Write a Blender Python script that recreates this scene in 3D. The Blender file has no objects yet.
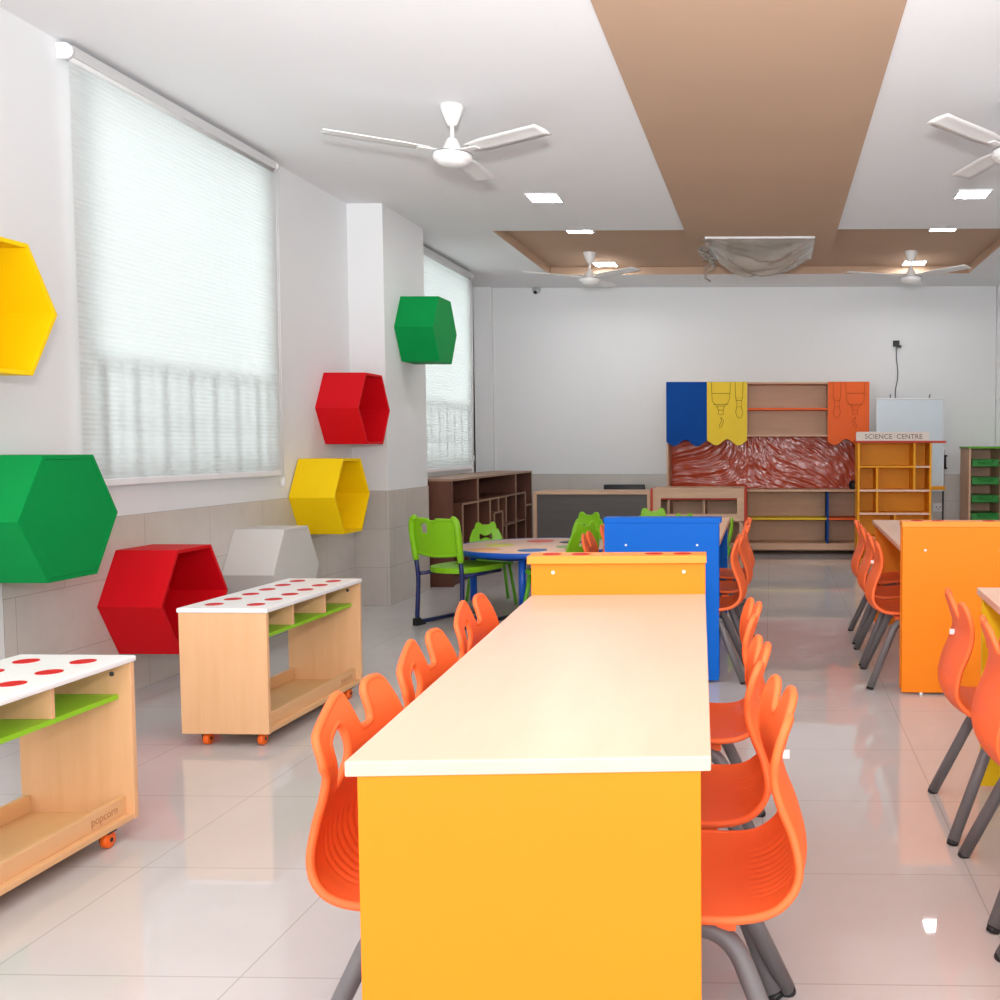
import bpy, bmesh, math, random
from mathutils import Vector, Matrix, noise
from mathutils.geometry import delaunay_2d_cdt
random.seed(7)
PI = math.pi
SC = bpy.context.scene
COL = SC.collection

# ------------------------------------------------------------------ materials
def lin(c):
    out = []
    for v in c:
        v /= 255.0
        out.append(v / 12.92 if v <= 0.04045 else ((v + 0.055) / 1.055) ** 2.4)
    return (out[0], out[1], out[2], 1.0)

def new_mat(name):
    m = bpy.data.materials.new(name); m.use_nodes = True
    nt = m.node_tree
    return m, nt, nt.nodes['Principled BSDF']

def mix_rgb(nt, fac, a, b):
    n = nt.nodes.new('ShaderNodeMix'); n.data_type = 'RGBA'
    if fac is not None: nt.links.new(fac, n.inputs[0])
    for i, v in ((6, a), (7, b)):
        if isinstance(v, tuple): n.inputs[i].default_value = v
        else: nt.links.new(v, n.inputs[i])
    return n.outputs[2]

def obj_coord(nt, scale=(1, 1, 1)):
    t = nt.nodes.new('ShaderNodeTexCoord'); mp = nt.nodes.new('ShaderNodeMapping')
    mp.inputs['Scale'].default_value = scale
    nt.links.new(t.outputs['Object'], mp.inputs['Vector'])
    return mp.outputs['Vector']

def noise_tex(nt, vec, scale, detail=3, rough=0.5):
    n = nt.nodes.new('ShaderNodeTexNoise')
    n.inputs['Scale'].default_value = scale; n.inputs['Detail'].default_value = detail
    n.inputs['Roughness'].default_value = rough
    if vec is not None: nt.links.new(vec, n.inputs['Vector'])
    return n.outputs['Fac']

def bump(nt, bs, height, strength, dist):
    b = nt.nodes.new('ShaderNodeBump'); b.inputs['Strength'].default_value = strength
    b.inputs['Distance'].default_value = dist
    nt.links.new(height, b.inputs['Height']); nt.links.new(b.outputs['Normal'], bs.inputs['Normal'])

def shade(c, k):
    return tuple(min(1, x * k) for x in c[:3]) + (1.0,)

def plain(name, rgb, rough=0.5, spec=0.5, var=0.06, scale=6, metal=0.0, bmp=0.0, bscale=120, coat=0.0):
    m, nt, bs = new_mat(name)
    c = lin(rgb)
    f = noise_tex(nt, obj_coord(nt), scale)
    nt.links.new(mix_rgb(nt, f, shade(c, 1 - var), shade(c, 1 + var)), bs.inputs['Base Color'])
    bs.inputs['Roughness'].default_value = rough; bs.inputs['Specular IOR Level'].default_value = spec
    bs.inputs['Metallic'].default_value = metal; bs.inputs['Coat Weight'].default_value = coat
    if bmp: bump(nt, bs, noise_tex(nt, obj_coord(nt), bscale), bmp, 0.002)
    return m

def wood(name, rgb, dark, grain=(14, 1.2, 14), rough=0.45, contrast=1.0):
    m, nt, bs = new_mat(name)
    f = noise_tex(nt, obj_coord(nt, grain), 2.2, 6, 0.6)
    r = nt.nodes.new('ShaderNodeMapRange'); nt.links.new(f, r.inputs[0])
    r.inputs[1].default_value = 0.3; r.inputs[2].default_value = 0.72
    f2 = noise_tex(nt, obj_coord(nt), 2.0, 2)
    col = mix_rgb(nt, r.outputs[0], lin(rgb), lin(dark))
    col2 = mix_rgb(nt, f2, col, shade(lin(rgb), 0.97))
    nt.links.new(col2, bs.inputs['Base Color'])
    bs.inputs['Roughness'].default_value = rough; bs.inputs['Specular IOR Level'].default_value = 0.35
    bump(nt, bs, f, 0.05, 0.001)
    return m

def tile_mat(name, rgb, grout, size, rough, offset=0.0, loc=(0, 0, 0), rot=(0, 0, 0), mortar=0.0022, var=0.05, spec=0.5):
    m, nt, bs = new_mat(name)
    t = nt.nodes.new('ShaderNodeTexCoord'); mp = nt.nodes.new('ShaderNodeMapping')
    mp.inputs['Location'].default_value = loc; mp.inputs['Rotation'].default_value = rot
    nt.links.new(t.outputs['Object'], mp.inputs['Vector'])
    b = nt.nodes.new('ShaderNodeTexBrick')
    nt.links.new(mp.outputs['Vector'], b.inputs['Vector'])
    b.offset = offset; b.squash = 1.0
    b.inputs['Scale'].default_value = 1.0
    b.inputs['Brick Width'].default_value = size[0]; b.inputs['Row Height'].default_value = size[1]
    b.inputs['Mortar Size'].default_value = mortar; b.inputs['Mortar Smooth'].default_value = 0.0
    b.inputs['Bias'].default_value = 0.0
    c = lin(rgb)
    b.inputs['Color1'].default_value = shade(c, 1.0); b.inputs['Color2'].default_value = shade(c, 0.98)
    b.inputs['Mortar'].default_value = lin(grout)
    f = noise_tex(nt, obj_coord(nt, (1, 1, 1)), 2.4, 6, 0.62)
    r = nt.nodes.new('ShaderNodeMapRange'); nt.links.new(f, r.inputs[0])
    r.inputs[1].default_value = 0.3; r.inputs[2].default_value = 0.7
    r.inputs[3].default_value = 1 - var; r.inputs[4].default_value = 1 + var
    mul = nt.nodes.new('ShaderNodeVectorMath'); mul.operation = 'SCALE'
    nt.links.new(b.outputs['Color'], mul.inputs[0]); nt.links.new(r.outputs[0], mul.inputs['Scale'])
    nt.links.new(mul.outputs[0], bs.inputs['Base Color'])
    bs.inputs['Roughness'].default_value = rough; bs.inputs['Specular IOR Level'].default_value = spec
    return m

def emit(name, rgb, strength):
    m, nt, bs = new_mat(name)
    bs.inputs['Base Color'].default_value = lin(rgb)
    bs.inputs['Emission Color'].default_value = lin(rgb); bs.inputs['Emission Strength'].default_value = strength
    return m

M = {}
M['wall'] = plain('wall paint', (227, 228, 229), 0.85, 0.2, 0.015, 2, bmp=0.04, bscale=40)
M['ceiling'] = plain('ceiling paint', (233, 234, 236), 0.9, 0.1, 0.015, 1.5)
M['tan'] = plain('tan ceiling paint', (188, 158, 134), 0.85, 0.2, 0.05, 1.6)
M['floor'] = tile_mat('polished floor tile', (206, 203, 203), (182, 178, 174), (0.6115, 0.6018), 0.022, 0.0, (0.03, 0.14, 0), var=0.035, spec=0.6)
M['dado_x'] = tile_mat('wall tile along the side', (205, 198, 191), (178, 171, 165), (0.6, 0.3), 0.22, 0.5, (0, 0, 0), (0, -PI / 2, -PI / 2), var=0.09)
M['dado_y'] = tile_mat('wall tile across', (198, 192, 186), (176, 170, 164), (0.6, 0.3), 0.22, 0.5, (0, 0, 0), (PI / 2, 0, 0), var=0.07)
M['birch_top'] = wood('pale birch laminate', (237, 196, 173), (228, 185, 161), (9, 0.9, 9), 0.35)
M['birch'] = wood('birch ply', (238, 189, 143), (222, 170, 118), (10, 10, 0.9), 0.5)
M['birch_flat'] = wood('birch ply lengthwise', (236, 190, 140), (222, 170, 118), (12, 0.9, 12), 0.5)
M['oak'] = wood('grey oak laminate', (216, 178, 148), (190, 150, 122), (1.0, 8, 9), 0.5)
M['oak_v'] = wood('grey oak laminate upright', (216, 178, 148), (190, 150, 122), (9, 9, 1.0), 0.5)
M['walnut'] = wood('walnut laminate', (108, 66, 50), (78, 44, 34), (9, 9, 0.9), 0.45)
M['walnut_top'] = wood('walnut edge', (165, 130, 108), (140, 104, 84), (9, 0.9, 9), 0.45)
M['amber'] = plain('amber laminate', (250, 136, 20), 0.5, 0.25, 0.03, 3)
M['amber_cap'] = plain('amber cap laminate', (255, 150, 45), 0.4, 0.4, 0.03, 3)
M['blue'] = plain('blue laminate', (0, 102, 206), 0.55, 0.2, 0.03, 3)
M['yellowdesk'] = plain('yellow laminate', (250, 208, 10), 0.4, 0.4, 0.03, 3)
M['chair'] = plain('orange moulded plastic', (255, 112, 56), 0.48, 0.35, 0.03, 8, bmp=0.03, bscale=500)
M['legs'] = plain('grey powder coated tube', (112, 108, 110), 0.4, 0.5, 0.04, 20)
M['black'] = plain('black plastic', (24, 24, 26), 0.45, 0.5, 0.1, 20)
M['whiteplastic'] = plain('white plastic', (236, 236, 238), 0.4, 0.5, 0.02, 10)
M['fanwhite'] = plain('fan enamel', (232, 231, 230), 0.35, 0.5, 0.02, 10)
M['steel'] = plain('brushed steel', (180, 180, 182), 0.3, 0.5, 0.05, 30, metal=1.0)
M['rail'] = plain('satin blind rail', (206, 206, 206), 0.5, 0.3, 0.02, 10)
M['alu'] = plain('anodised aluminium', (190, 192, 194), 0.4, 0.5, 0.04, 30, metal=0.7)
M['hexred'] = plain('red lacquered board', (212, 4, 22), 0.55, 0.22, 0.06, 5, bmp=0.05, bscale=60)
M['hexyellow'] = plain('yellow lacquered board', (250, 208, 0), 0.55, 0.22, 0.05, 5, bmp=0.05, bscale=60)
M['hexgreen'] = plain('green lacquered board', (0, 140, 66), 0.6, 0.15, 0.07, 5, bmp=0.05, bscale=60)
M['hexwhite'] = plain('white lacquered board', (214, 210, 206), 0.45, 0.35, 0.03, 5)
M['carttop'] = plain('white laminate', (242, 242, 242), 0.35, 0.4, 0.02, 5)
M['reddot'] = plain('red plastic', (204, 14, 22), 0.55, 0.2, 0.08, 9)
M['lime'] = plain('lime laminate', (146, 206, 34), 0.4, 0.4, 0.05, 5)
M['wheel'] = plain('orange castor tyre', (255, 106, 16), 0.35, 0.5, 0.05, 9)
M['greenchair'] = plain('lime green plastic', (132, 196, 16), 0.4, 0.45, 0.04, 8)
M['greendark'] = plain('leaf green plastic', (92, 168, 30), 0.4, 0.45, 0.05, 8)
M['navy'] = plain('navy tube enamel', (22, 34, 92), 0.35, 0.5, 0.06, 12)
M['bluetube'] = plain('blue tube enamel', (12, 84, 190), 0.35, 0.5, 0.05, 12)
M['orangelam'] = plain('orange laminate', (238, 98, 22), 0.5, 0.3, 0.05, 5)
M['flapblue'] = plain('deep blue laminate', (0, 70, 150), 0.6, 0.12, 0.08, 7)
M['flapyellow'] = plain('mustard yellow laminate', (236, 200, 36), 0.5, 0.3, 0.05, 5)
M['scienceyellow'] = plain('ochre laminate', (240, 160, 16), 0.5, 0.3, 0.06, 4)
M['redlam'] = plain('brick red laminate', (190, 62, 40), 0.5, 0.3, 0.05, 5)
M['slate'] = wood('slate laminate', (96, 90, 88), (80, 74, 72), (1, 9, 9), 0.55)
M['signwhite'] = plain('white sign board', (228, 216, 206), 0.6, 0.2, 0.02, 5)
M['ink'] = plain('grey brown lettering', (120, 92, 80), 0.7, 0.2, 0.02, 5)
M['etch'] = plain('engraved line', (104, 76, 20), 0.8, 0.1, 0.02, 5)
M['etchorange'] = plain('engraved line on orange', (170, 70, 20), 0.8, 0.1, 0.02, 5)
M['burnt'] = plain('burnt in lettering', (196, 140, 100), 0.8, 0.1, 0.02, 5)
M['board'] = plain('whiteboard enamel', (204, 218, 226), 0.2, 0.5, 0.02, 3)
M['tray'] = plain('green tray plastic', (18, 130, 34), 0.35, 0.5, 0.06, 10)
M['cable'] = plain('grey cable sheath', (70, 72, 74), 0.6, 0.3, 0.05, 10)
M['led'] = emit('led panel glow', (255, 255, 255), 55.0)
M['film_red'] = None

def make_film(name, rgb, rgb2, rough, alpha, wr_scale):
    m, nt, bs = new_mat(name)
    f = noise_tex(nt, obj_coord(nt, (1, 1, 1)), wr_scale, 6, 0.65)
    nt.links.new(mix_rgb(nt, f, lin(rgb), lin(rgb2)), bs.inputs['Base Color'])
    bs.inputs['Roughness'].default_value = rough
    bs.inputs['Specular IOR Level'].default_value = 0.4
    bs.inputs['Coat Weight'].default_value = 0.1; bs.inputs['Coat Roughness'].default_value = 0.12
    bs.inputs['Alpha'].default_value = alpha
    return m
M['film_red'] = make_film('crumpled plastic film over red board', (196, 78, 46), (164, 58, 32), 0.2, 1.0, 6)
M['film_clear'] = make_film('milky plastic wrap', (214, 204, 192), (150, 140, 130), 0.2, 0.6, 5)

def blind_mat():
    m, nt, bs = new_mat('pleated blind fabric')
    nt.nodes.remove(bs)
    out = nt.nodes['Material Output']
    d = nt.nodes.new('ShaderNodeBsdfDiffuse'); d.inputs[0].default_value = (0.78, 0.80, 0.79, 1)
    t = nt.nodes.new('ShaderNodeBsdfTranslucent'); t.inputs[0].default_value = (0.88, 0.895, 0.885, 1)
    tr = nt.nodes.new('ShaderNodeBsdfTransparent'); tr.inputs[0].default_value = (0.95, 0.965, 0.96, 1)
    f = noise_tex(nt, obj_coord(nt), 1.3, 2)
    r = nt.nodes.new('ShaderNodeMapRange'); nt.links.new(f, r.inputs[0])
    r.inputs[3].default_value = 0.58; r.inputs[4].default_value = 0.64
    a = nt.nodes.new('ShaderNodeMixShader')
    nt.links.new(r.outputs[0], a.inputs[0]); nt.links.new(d.outputs[0], a.inputs[1]); nt.links.new(t.outputs[0], a.inputs[2])
    b = nt.nodes.new('ShaderNodeMixShader'); b.inputs[0].default_value = 0.09
    nt.links.new(a.outputs[0], b.inputs[1]); nt.links.new(tr.outputs[0], b.inputs[2])
    nt.links.new(b.outputs[0], out.inputs[0])
    return m
M['blind'] = blind_mat()

def glass_mat():
    m, nt, bs = new_mat('window glass')
    nt.nodes.remove(bs); out = nt.nodes['Material Output']
    tr = nt.nodes.new('ShaderNodeBsdfTransparent'); tr.inputs[0].default_value = (0.93, 0.97, 0.96, 1)
    g = nt.nodes.new('ShaderNodeBsdfGlossy'); g.inputs['Roughness'].default_value = 0.02
    fr = nt.nodes.new('ShaderNodeFresnel'); fr.inputs[0].default_value = 1.45
    mx = nt.nodes.new('ShaderNodeMixShader')
    nt.links.new(fr.outputs[0], mx.inputs[0]); nt.links.new(tr.outputs[0], mx.inputs[1]); nt.links.new(g.outputs[0], mx.inputs[2])
    nt.links.new(mx.outputs[0], out.inputs[0])
    return m
M['glass'] = glass_mat()

# ------------------------------------------------------------------ mesh helpers
def box(bm, x0, x1, y0, y1, z0, z1, b=0.0015, rot=None):
    mat = Matrix.Translation(((x0 + x1) / 2, (y0 + y1) / 2, (z0 + z1) / 2))
    if rot is not None: mat = mat @ rot
    mat = mat @ Matrix.Diagonal((abs(x1 - x0), abs(y1 - y0), abs(z1 - z0), 1))
    r = bmesh.ops.create_cube(bm, size=1.0, matrix=mat)
    b = min(b, 0.3 * min(abs(x1 - x0), abs(y1 - y0), abs(z1 - z0)))
    if b > 0:
        es = {e for v in r['verts'] for e in v.link_edges}
        bmesh.ops.bevel(bm, geom=list(es), offset=b, segments=2, affect='EDGES', profile=0.5)

def frame_for(t, hint=Vector((0, 0, 1))):
    t = t.normalized()
    if abs(t.dot(hint)) > 0.95: hint = Vector((1, 0, 0))
    a = t.cross(hint).normalized()
    return a, t.cross(a).normalized()

def tube(bm, pts, r, n=10, closed=False, caps=True, flat=1.0):
    pts = [Vector(p) for p in pts]
    N = len(pts); rings = []
    prev = None
    for i, p in enumerate(pts):
        if closed: t = pts[(i + 1) % N] - pts[i - 1]
        else: t = pts[min(i + 1, N - 1)] - pts[max(i - 1, 0)]
        t = t.normalized()
        if prev is None: a, b = frame_for(t)
        else:
            a = prev - t * prev.dot(t)
            a = a.normalized() if a.length > 1e-6 else frame_for(t)[0]
            b = t.cross(a).normalized()
        prev = a
        rr = r[i] if isinstance(r, (list, tuple)) else r
        rings.append([bm.verts.new(p + a * (math.cos(2 * PI * k / n) * rr) + b * (math.sin(2 * PI * k / n) * rr * flat)) for k in range(n)])
    seq = range(N) if closed else range(N - 1)
    for i in seq:
        A, B = rings[i], rings[(i + 1) % N]
        sh = 0
        if closed and i == N - 1:
            sh = min(range(n), key=lambda s: (A[0].co - B[s].co).length)
        for k in range(n):
            f = bm.faces.new((A[k], A[(k + 1) % n], B[(k + 1 + sh) % n], B[(k + sh) % n])); f.smooth = True
    if caps and not closed:
        bm.faces.new(rings[0][::-1]); bm.faces.new(rings[-1])

def fillet(pts, r=0.05, n=5):
    pts = [Vector(p) for p in pts]; out = [pts[0]]
    for i in range(1, len(pts) - 1):
        a, p, b = pts[i - 1], pts[i], pts[i + 1]
        d1, d2 = (a - p), (b - p)
        rr = min(r, d1.length * .48, d2.length * .48)
        s, e = p + d1.normalized() * rr, p + d2.normalized() * rr
        for k in range(n + 1):
            t = k / n
            out.append(s * (1 - t) ** 2 + p * 2 * t * (1 - t) + e * t * t)
    out.append(pts[-1]); return out

def lathe(bm, prof, c=(0, 0, 0), n=28):
    c = Vector(c); rings = []
    for r, z in prof:
        if r < 1e-5: rings.append([bm.verts.new(c + Vector((0, 0, z)))])
        else: rings.append([bm.verts.new(c + Vector((r * math.cos(2 * PI * k / n), r * math.sin(2 * PI * k / n), z))) for k in range(n)])
    for A, B in zip(rings, rings[1:]):
        for k in range(n):
            k2 = (k + 1) % n
            if len(A) == 1 and len(B) == 1: continue
            if len(A) == 1: f = bm.faces.new((A[0], B[k2], B[k]))
            elif len(B) == 1: f = bm.faces.new((A[k], A[k2], B[0]))
            else: f = bm.faces.new((A[k], A[k2], B[k2], B[k]))
            f.smooth = True

def cyl(bm, p0, p1, r, n=16):
    tube(bm, [p0, p1], r, n)

def prism(bm, poly, axis, a0, a1, b=0.0):
    """poly 2D; axis = which coordinate is extruded: 'x' (poly=(y,z)), 'y' (poly=(x,z)), 'z' (poly=(x,y))"""
    def P(q, a):
        return {'x': (a, q[0], q[1]), 'y': (q[0], a, q[1]), 'z': (q[0], q[1], a)}[axis]
    A = [bm.verts.new(P(q, a0)) for q in poly]; B = [bm.verts.new(P(q, a1)) for q in poly]
    n = len(poly)
    fs = [bm.faces.new(A[::-1]), bm.faces.new(B)]
    for k in range(n): fs.append(bm.faces.new((A[k], A[(k + 1) % n], B[(k + 1) % n], B[k])))
    if b: bmesh.ops.bevel(bm, geom=list({e for f in fs for e in f.edges}), offset=b, segments=2, affect='EDGES', profile=.5)

def obj(name, bm, m, parent=None, smooth=False, fix=True):
    if fix: bmesh.ops.recalc_face_normals(bm, faces=bm.faces)
    me = bpy.data.meshes.new(name); bm.to_mesh(me); bm.free()
    me.materials.append(m)
    if smooth:
        for p in me.polygons: p.use_smooth = True
    o = bpy.data.objects.new(name, me); COL.objects.link(o)
    if parent is not None: o.parent = parent
    return o

def B(name, m, parent, *boxes, b=0.0015):
    bm = bmesh.new()
    for q in boxes: box(bm, *q, b=b)
    return obj(name, bm, m, parent)

def thing(name, label, cat, loc=(0, 0, 0), rz=0.0, group=None):
    o = bpy.data.objects.new(name, None); COL.objects.link(o)
    o.empty_display_size = 0.1
    o.location = loc; o.rotation_euler = (0, 0, rz)
    o['label'] = label; o['category'] = cat
    if group: o['group'] = group
    return o

def tag(o, label, cat, group=None):
    o['label'] = label; o['category'] = cat
    if group: o['group'] = group
    return o

def dup(root, loc, rz, label):
    r = root.copy(); COL.objects.link(r); r.location = loc; r.rotation_euler = (0, 0, rz); r['label'] = label
    for ch in list(root.children):
        c = ch.copy(); COL.objects.link(c); c.parent = r
        for g in list(ch.children):
            d = g.copy(); COL.objects.link(d); d.parent = c
    return r

def struct(o, label=None):
    o['kind'] = 'structure'
    if label: o['label'] = label
    return o

def text(name, s, size, m, parent, loc, rot, depth=0.0008, spacing=1.0, align='CENTER'):
    cu = bpy.data.curves.new(name, 'FONT'); cu.body = s; cu.size = size; cu.extrude = depth
    cu.align_x = align; cu.align_y = 'CENTER'; cu.space_character = spacing
    t = bpy.data.objects.new(name + '_src', cu); COL.objects.link(t)
    bpy.context.view_layer.update()
    dg = bpy.context.evaluated_depsgraph_get()
    me = bpy.data.meshes.new_from_object(t.evaluated_get(dg))
    me.name = name
    bpy.data.objects.remove(t); bpy.data.curves.remove(cu)
    me.materials.clear(); me.materials.append(m)
    o = bpy.data.objects.new(name, me); COL.objects.link(o); o.parent = parent
    o.location = loc; o.rotation_euler = rot
    return o

# ------------------------------------------------------------------ the room
H = 3.10            # ceiling height
WX = -3.26          # left (window) wall
RX = 3.10           # right wall
BY = 11.82          # back wall
Y0 = -1.6           # rear end of the modelled room, open behind the photographer
CX = -2.985; CY0, CY1 = 7.70, 8.60   # pilaster between the two windows
DADO = 0.90

bm = bmesh.new(); box(bm, -3.9, RX + .2, Y0, BY + .2, -0.12, 0, b=0)
struct(obj('floor', bm, M['floor']))

# ceiling with the rectangular recess left open
RCX0, RCX1, RCY0, RCY1 = -2.42, 2.12, 8.70, 10.95
bm = bmesh.new()
for q in [(-3.9, RX + .2, Y0, RCY0), (-3.9, RX + .2, RCY1, BY + .2), (-3.9, RCX0, RCY0, RCY1), (RCX1, RX + .2, RCY0, RCY1)]:
    box(bm, *q, H, H + .16, b=0)
struct(obj('ceiling', bm, M['ceiling']))
bm = bmesh.new()
box(bm, RCX0, RCX1, RCY0, RCY1, H + .08, H + .16, b=0)
for q in [(RCX0, RCX0 + .012, RCY0, RCY1), (RCX1 - .012, RCX1, RCY0, RCY1), (RCX0, RCX1, RCY1 - .012, RCY1), (RCX0, RCX1, RCY0, RCY0 + .012)]:
    box(bm, *q, H + .002, H + .09, b=0)
struct(obj('trim_1', bm, M['tan']), 'tan painted recess in the ceiling near the back wall')
bm = bmesh.new(); box(bm, -.752, .556, Y0, 10.07, H - .012, H + .10, b=0)
struct(obj('trim_2', bm, M['tan']), 'wide tan strip running down the middle of the ceiling')

# left wall: window openings 1 and 2
W1 = (4.67, 6.455, 1.075, 3.04)
W2 = (9.06, 10.68, 1.02, 3.04)
NY = 10.94
def wall_pieces(bm, x0, x1):
    box(bm, x0, x1, Y0, W1[0], 0, H, b=0)
    box(bm, x0, x1, W1[0], W1[1], 0, W1[2], b=0); box(bm, x0, x1, W1[0], W1[1], W1[3], H, b=0)
    box(bm, x0, x1, W1[1], W2[0], 0, H, b=0)
    box(bm, x0, x1, W2[0], W2[1], 0, W2[2], b=0); box(bm, x0, x1, W2[0], W2[1], W2[3], H, b=0)
    box(bm, x0, x1, W2[1], NY, 0, H, b=0)
    box(bm, -3.72, -3.58, NY, BY, 0, H, b=0); box(bm, -3.72, x1, NY - .06, NY, 0, H, b=0)
bm = bmesh.new(); wall_pieces(bm, WX - .22, WX)
struct(obj('wall_left', bm, M['wall']))
bm = bmesh.new(); box(bm, WX, CX, CY0, CY1, 0, H, b=0)
struct(obj('wall_pilaster', bm, M['wall']), 'white square pilaster between the two windows')
bm = bmesh.new()
box(bm, -3.29, 2.61, BY, BY + .15, 0, H, b=0)
box(bm, -3.75, -3.29, BY - .07, BY + .15, 0, H, b=0); box(bm, 2.61, RX + .1, BY - .07, BY + .15, 0, H, b=0)
struct(obj('wall_back', bm, M['wall']))
bm = bmesh.new(); box(bm, RX, RX + .15, Y0, BY + .15, 0, H, b=0)
struct(obj('wall_right', bm, M['wall']))
# tile dado
bm = bmesh.new()
box(bm, WX, WX + .008, 4.132, CY0, 0, DADO, b=0); box(bm, WX, WX + .008, CY1, NY, 0, DADO, b=0)
box(bm, CX, CX + .008, CY0 - .008, CY1, 0, DADO, b=0)
struct(obj('trim_3', bm, M['dado_x']), 'beige tile dado along the window wall')
bm = bmesh.new()
box(bm, -3.29, 2.61, BY - .008, BY, 0, DADO + .012, b=0)
box(bm, WX + .008, CX, CY0 - .008, CY0, 0, DADO, b=0)
struct(obj('trim_4', bm, M['dado_y']), 'beige tile dado along the back wall and pilaster')
bm = bmesh.new(); box(bm, WX, WX + .012, 4.00, 4.125, 0, 1.0, b=.002)
struct(obj('trim_5', bm, M['wall']), 'white upright edge strip ending the wall tiles')

def window(n, w, ):
    y0, y1, z0, z1 = w
    bm = bmesh.new(); t = .05; x0, x1 = WX - .17, WX - .11
    box(bm, x0, x1, y0, y1, z0, z0 + t); box(bm, x0, x1, y0, y1, z1 - t, z1)
    box(bm, x0, x1, y0, y0 + t, z0, z1); box(bm, x0, x1, y1 - t, y1, z0, z1)
    o = struct(obj('window_%d' % n, bm, M['alu']))
    bm = bmesh.new(); box(bm, WX - .145, WX - .139, y0 + .04, y1 - .04, z0 + .04, z1 - .04, b=0)
    obj('pane', bm, M['glass'], o)
    # guard rail outside
    bm = bmesh.new(); xr = WX - .022
    top = 1.66
    box(bm, xr - .012, xr + .012, y0, y1, top - .012, top + .008, b=0)
    box(bm, xr - .006, xr + .006, y0, y1, z0 + .28, z0 + .29, b=0)
    k = int((y1 - y0) / .115)
    for i in range(1, k):
        y = y0 + (y1 - y0) * i / k
        box(bm, xr - .009, xr + .009, y - (.020 if i % 2 else .010), y + (.020 if i % 2 else .010), z0, top, b=0)
    obj('guard_rail', bm, M['alu'], o)
window(1, W1); window(2, W2)

def blind(y0, y1, z0, z1, label, drop=.0):
    t = thing('window_blind', label, 'blind', (WX, (y0 + y1) / 2, z1), 0)
    L = (y1 - y0) / 2; hz = z1 - z0
    bm = bmesh.new(); n = 82; x0 = .042
    vs = []
    for i in range(2 * n + 1):
        z = -.05 - (hz - .08) * i / (2 * n)
        x = x0 + (.0018 if i % 2 else -.0018)
        vs.append((bm.verts.new((x, -L + .02, z)), bm.verts.new((x, L - .02, z))))
    for a, b in zip(vs, vs[1:]): bm.faces.new((a[0], a[1], b[1], b[0]))
    obj('pleated_fabric', bm, M['blind'], t, fix=False)
    bm = bmesh.new()
    box(bm, .004, .072, -L + .012, L - .012, -.052, 0, b=.006); cyl(bm, (.045, -L + .02, -.05), (.045, L - .02, -.05), .016)
    obj('head_rail', bm, M['rail'], t)
    for s in (-1, 1):
        y = s * (L - .006)
        bm = bmesh.new()
        tube(bm, [(.04, y - .012, -.028), (.04, y + .012, -.028)], .036, 20)
        box(bm, .001, .03, y - .0095, y + .0095, -.064, .008, b=.002)
        obj('end_cap', bm, M['whiteplastic'], t)
    B('bottom_rail', M['whiteplastic'], t, (.030, .056, -L + .02, L - .02, -hz, -hz + .036), b=.006)
    bm = bmesh.new()
    cyl(bm, (.045, L + .045, -.03), (.03, L + .05, -hz - .02 - drop), .0035, 6); cyl(bm, (.05, L + .012, -.03), (.03, L + .03, -hz - .02 - drop), .0025, 6)
    obj('pull_cord', bm, M['whiteplastic'], t)
    bm = bmesh.new(); lathe(bm, [(0, .04), (.012, .03), (.014, -.02), (0, -.03)], (.03, L + .045, -hz - .05 - drop), 12)
    obj('cord_weight', bm, M['whiteplastic'], t, True)
    bm = bmesh.new(); cyl(bm, (.0, L + .012, -hz + .03), (.012, L + .012, -hz + .03), .012, 10)
    obj('rail_clip', bm, M['steel'], t)
    return t
blind(4.585, 6.49, 1.055, 3.075, 'large white pleated blind lowered over the near window')
blind(9.02, 10.72, .995, 3.075, 'white pleated blind over the far window beyond the pilaster', -.16)

# ------------------------------------------------------------------ ceiling lights, fans, air conditioner
def led(x, y, z, label, first=[None]):
    if first[0] is None:
        t = thing('ceiling_light', label, 'light', (x, y, z), 0, 'square ceiling lights')
        bm = bmesh.new(); s = .122
        for q in [(-s, s, -s, -s + .012), (-s, s, s - .012, s), (-s, -s + .012, -s, s), (s - .012, s, -s, s)]: box(bm, *q, -.012, 0, b=.001)
        obj('bezel', bm, M['whiteplastic'], t)
        B('diffuser', M['led'], t, (-.112, .112, -.112, .112, -.008, -.001), b=0)
        first[0] = t
        return t
    return dup(first[0], (x, y, z), 0, label)
led(-1.70, 7.54, H, 'square ceiling light on the white ceiling right of the nearer left fan')
led(1.47, 7.49, H, 'square ceiling light on the white ceiling below the fan at the right edge')
led(-1.73, 9.02, H + .08, 'square light at the near lip of the tan recess, left half')
led(1.52, 9.02, H + .08, 'square light at the near lip of the tan recess, right half')
led(-1.775, 10.72, H + .08, 'square light deep in the tan recess behind the far left fan')
led(1.50, 10.72, H + .08, 'square light deep in the tan recess behind the far right fan')

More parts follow.
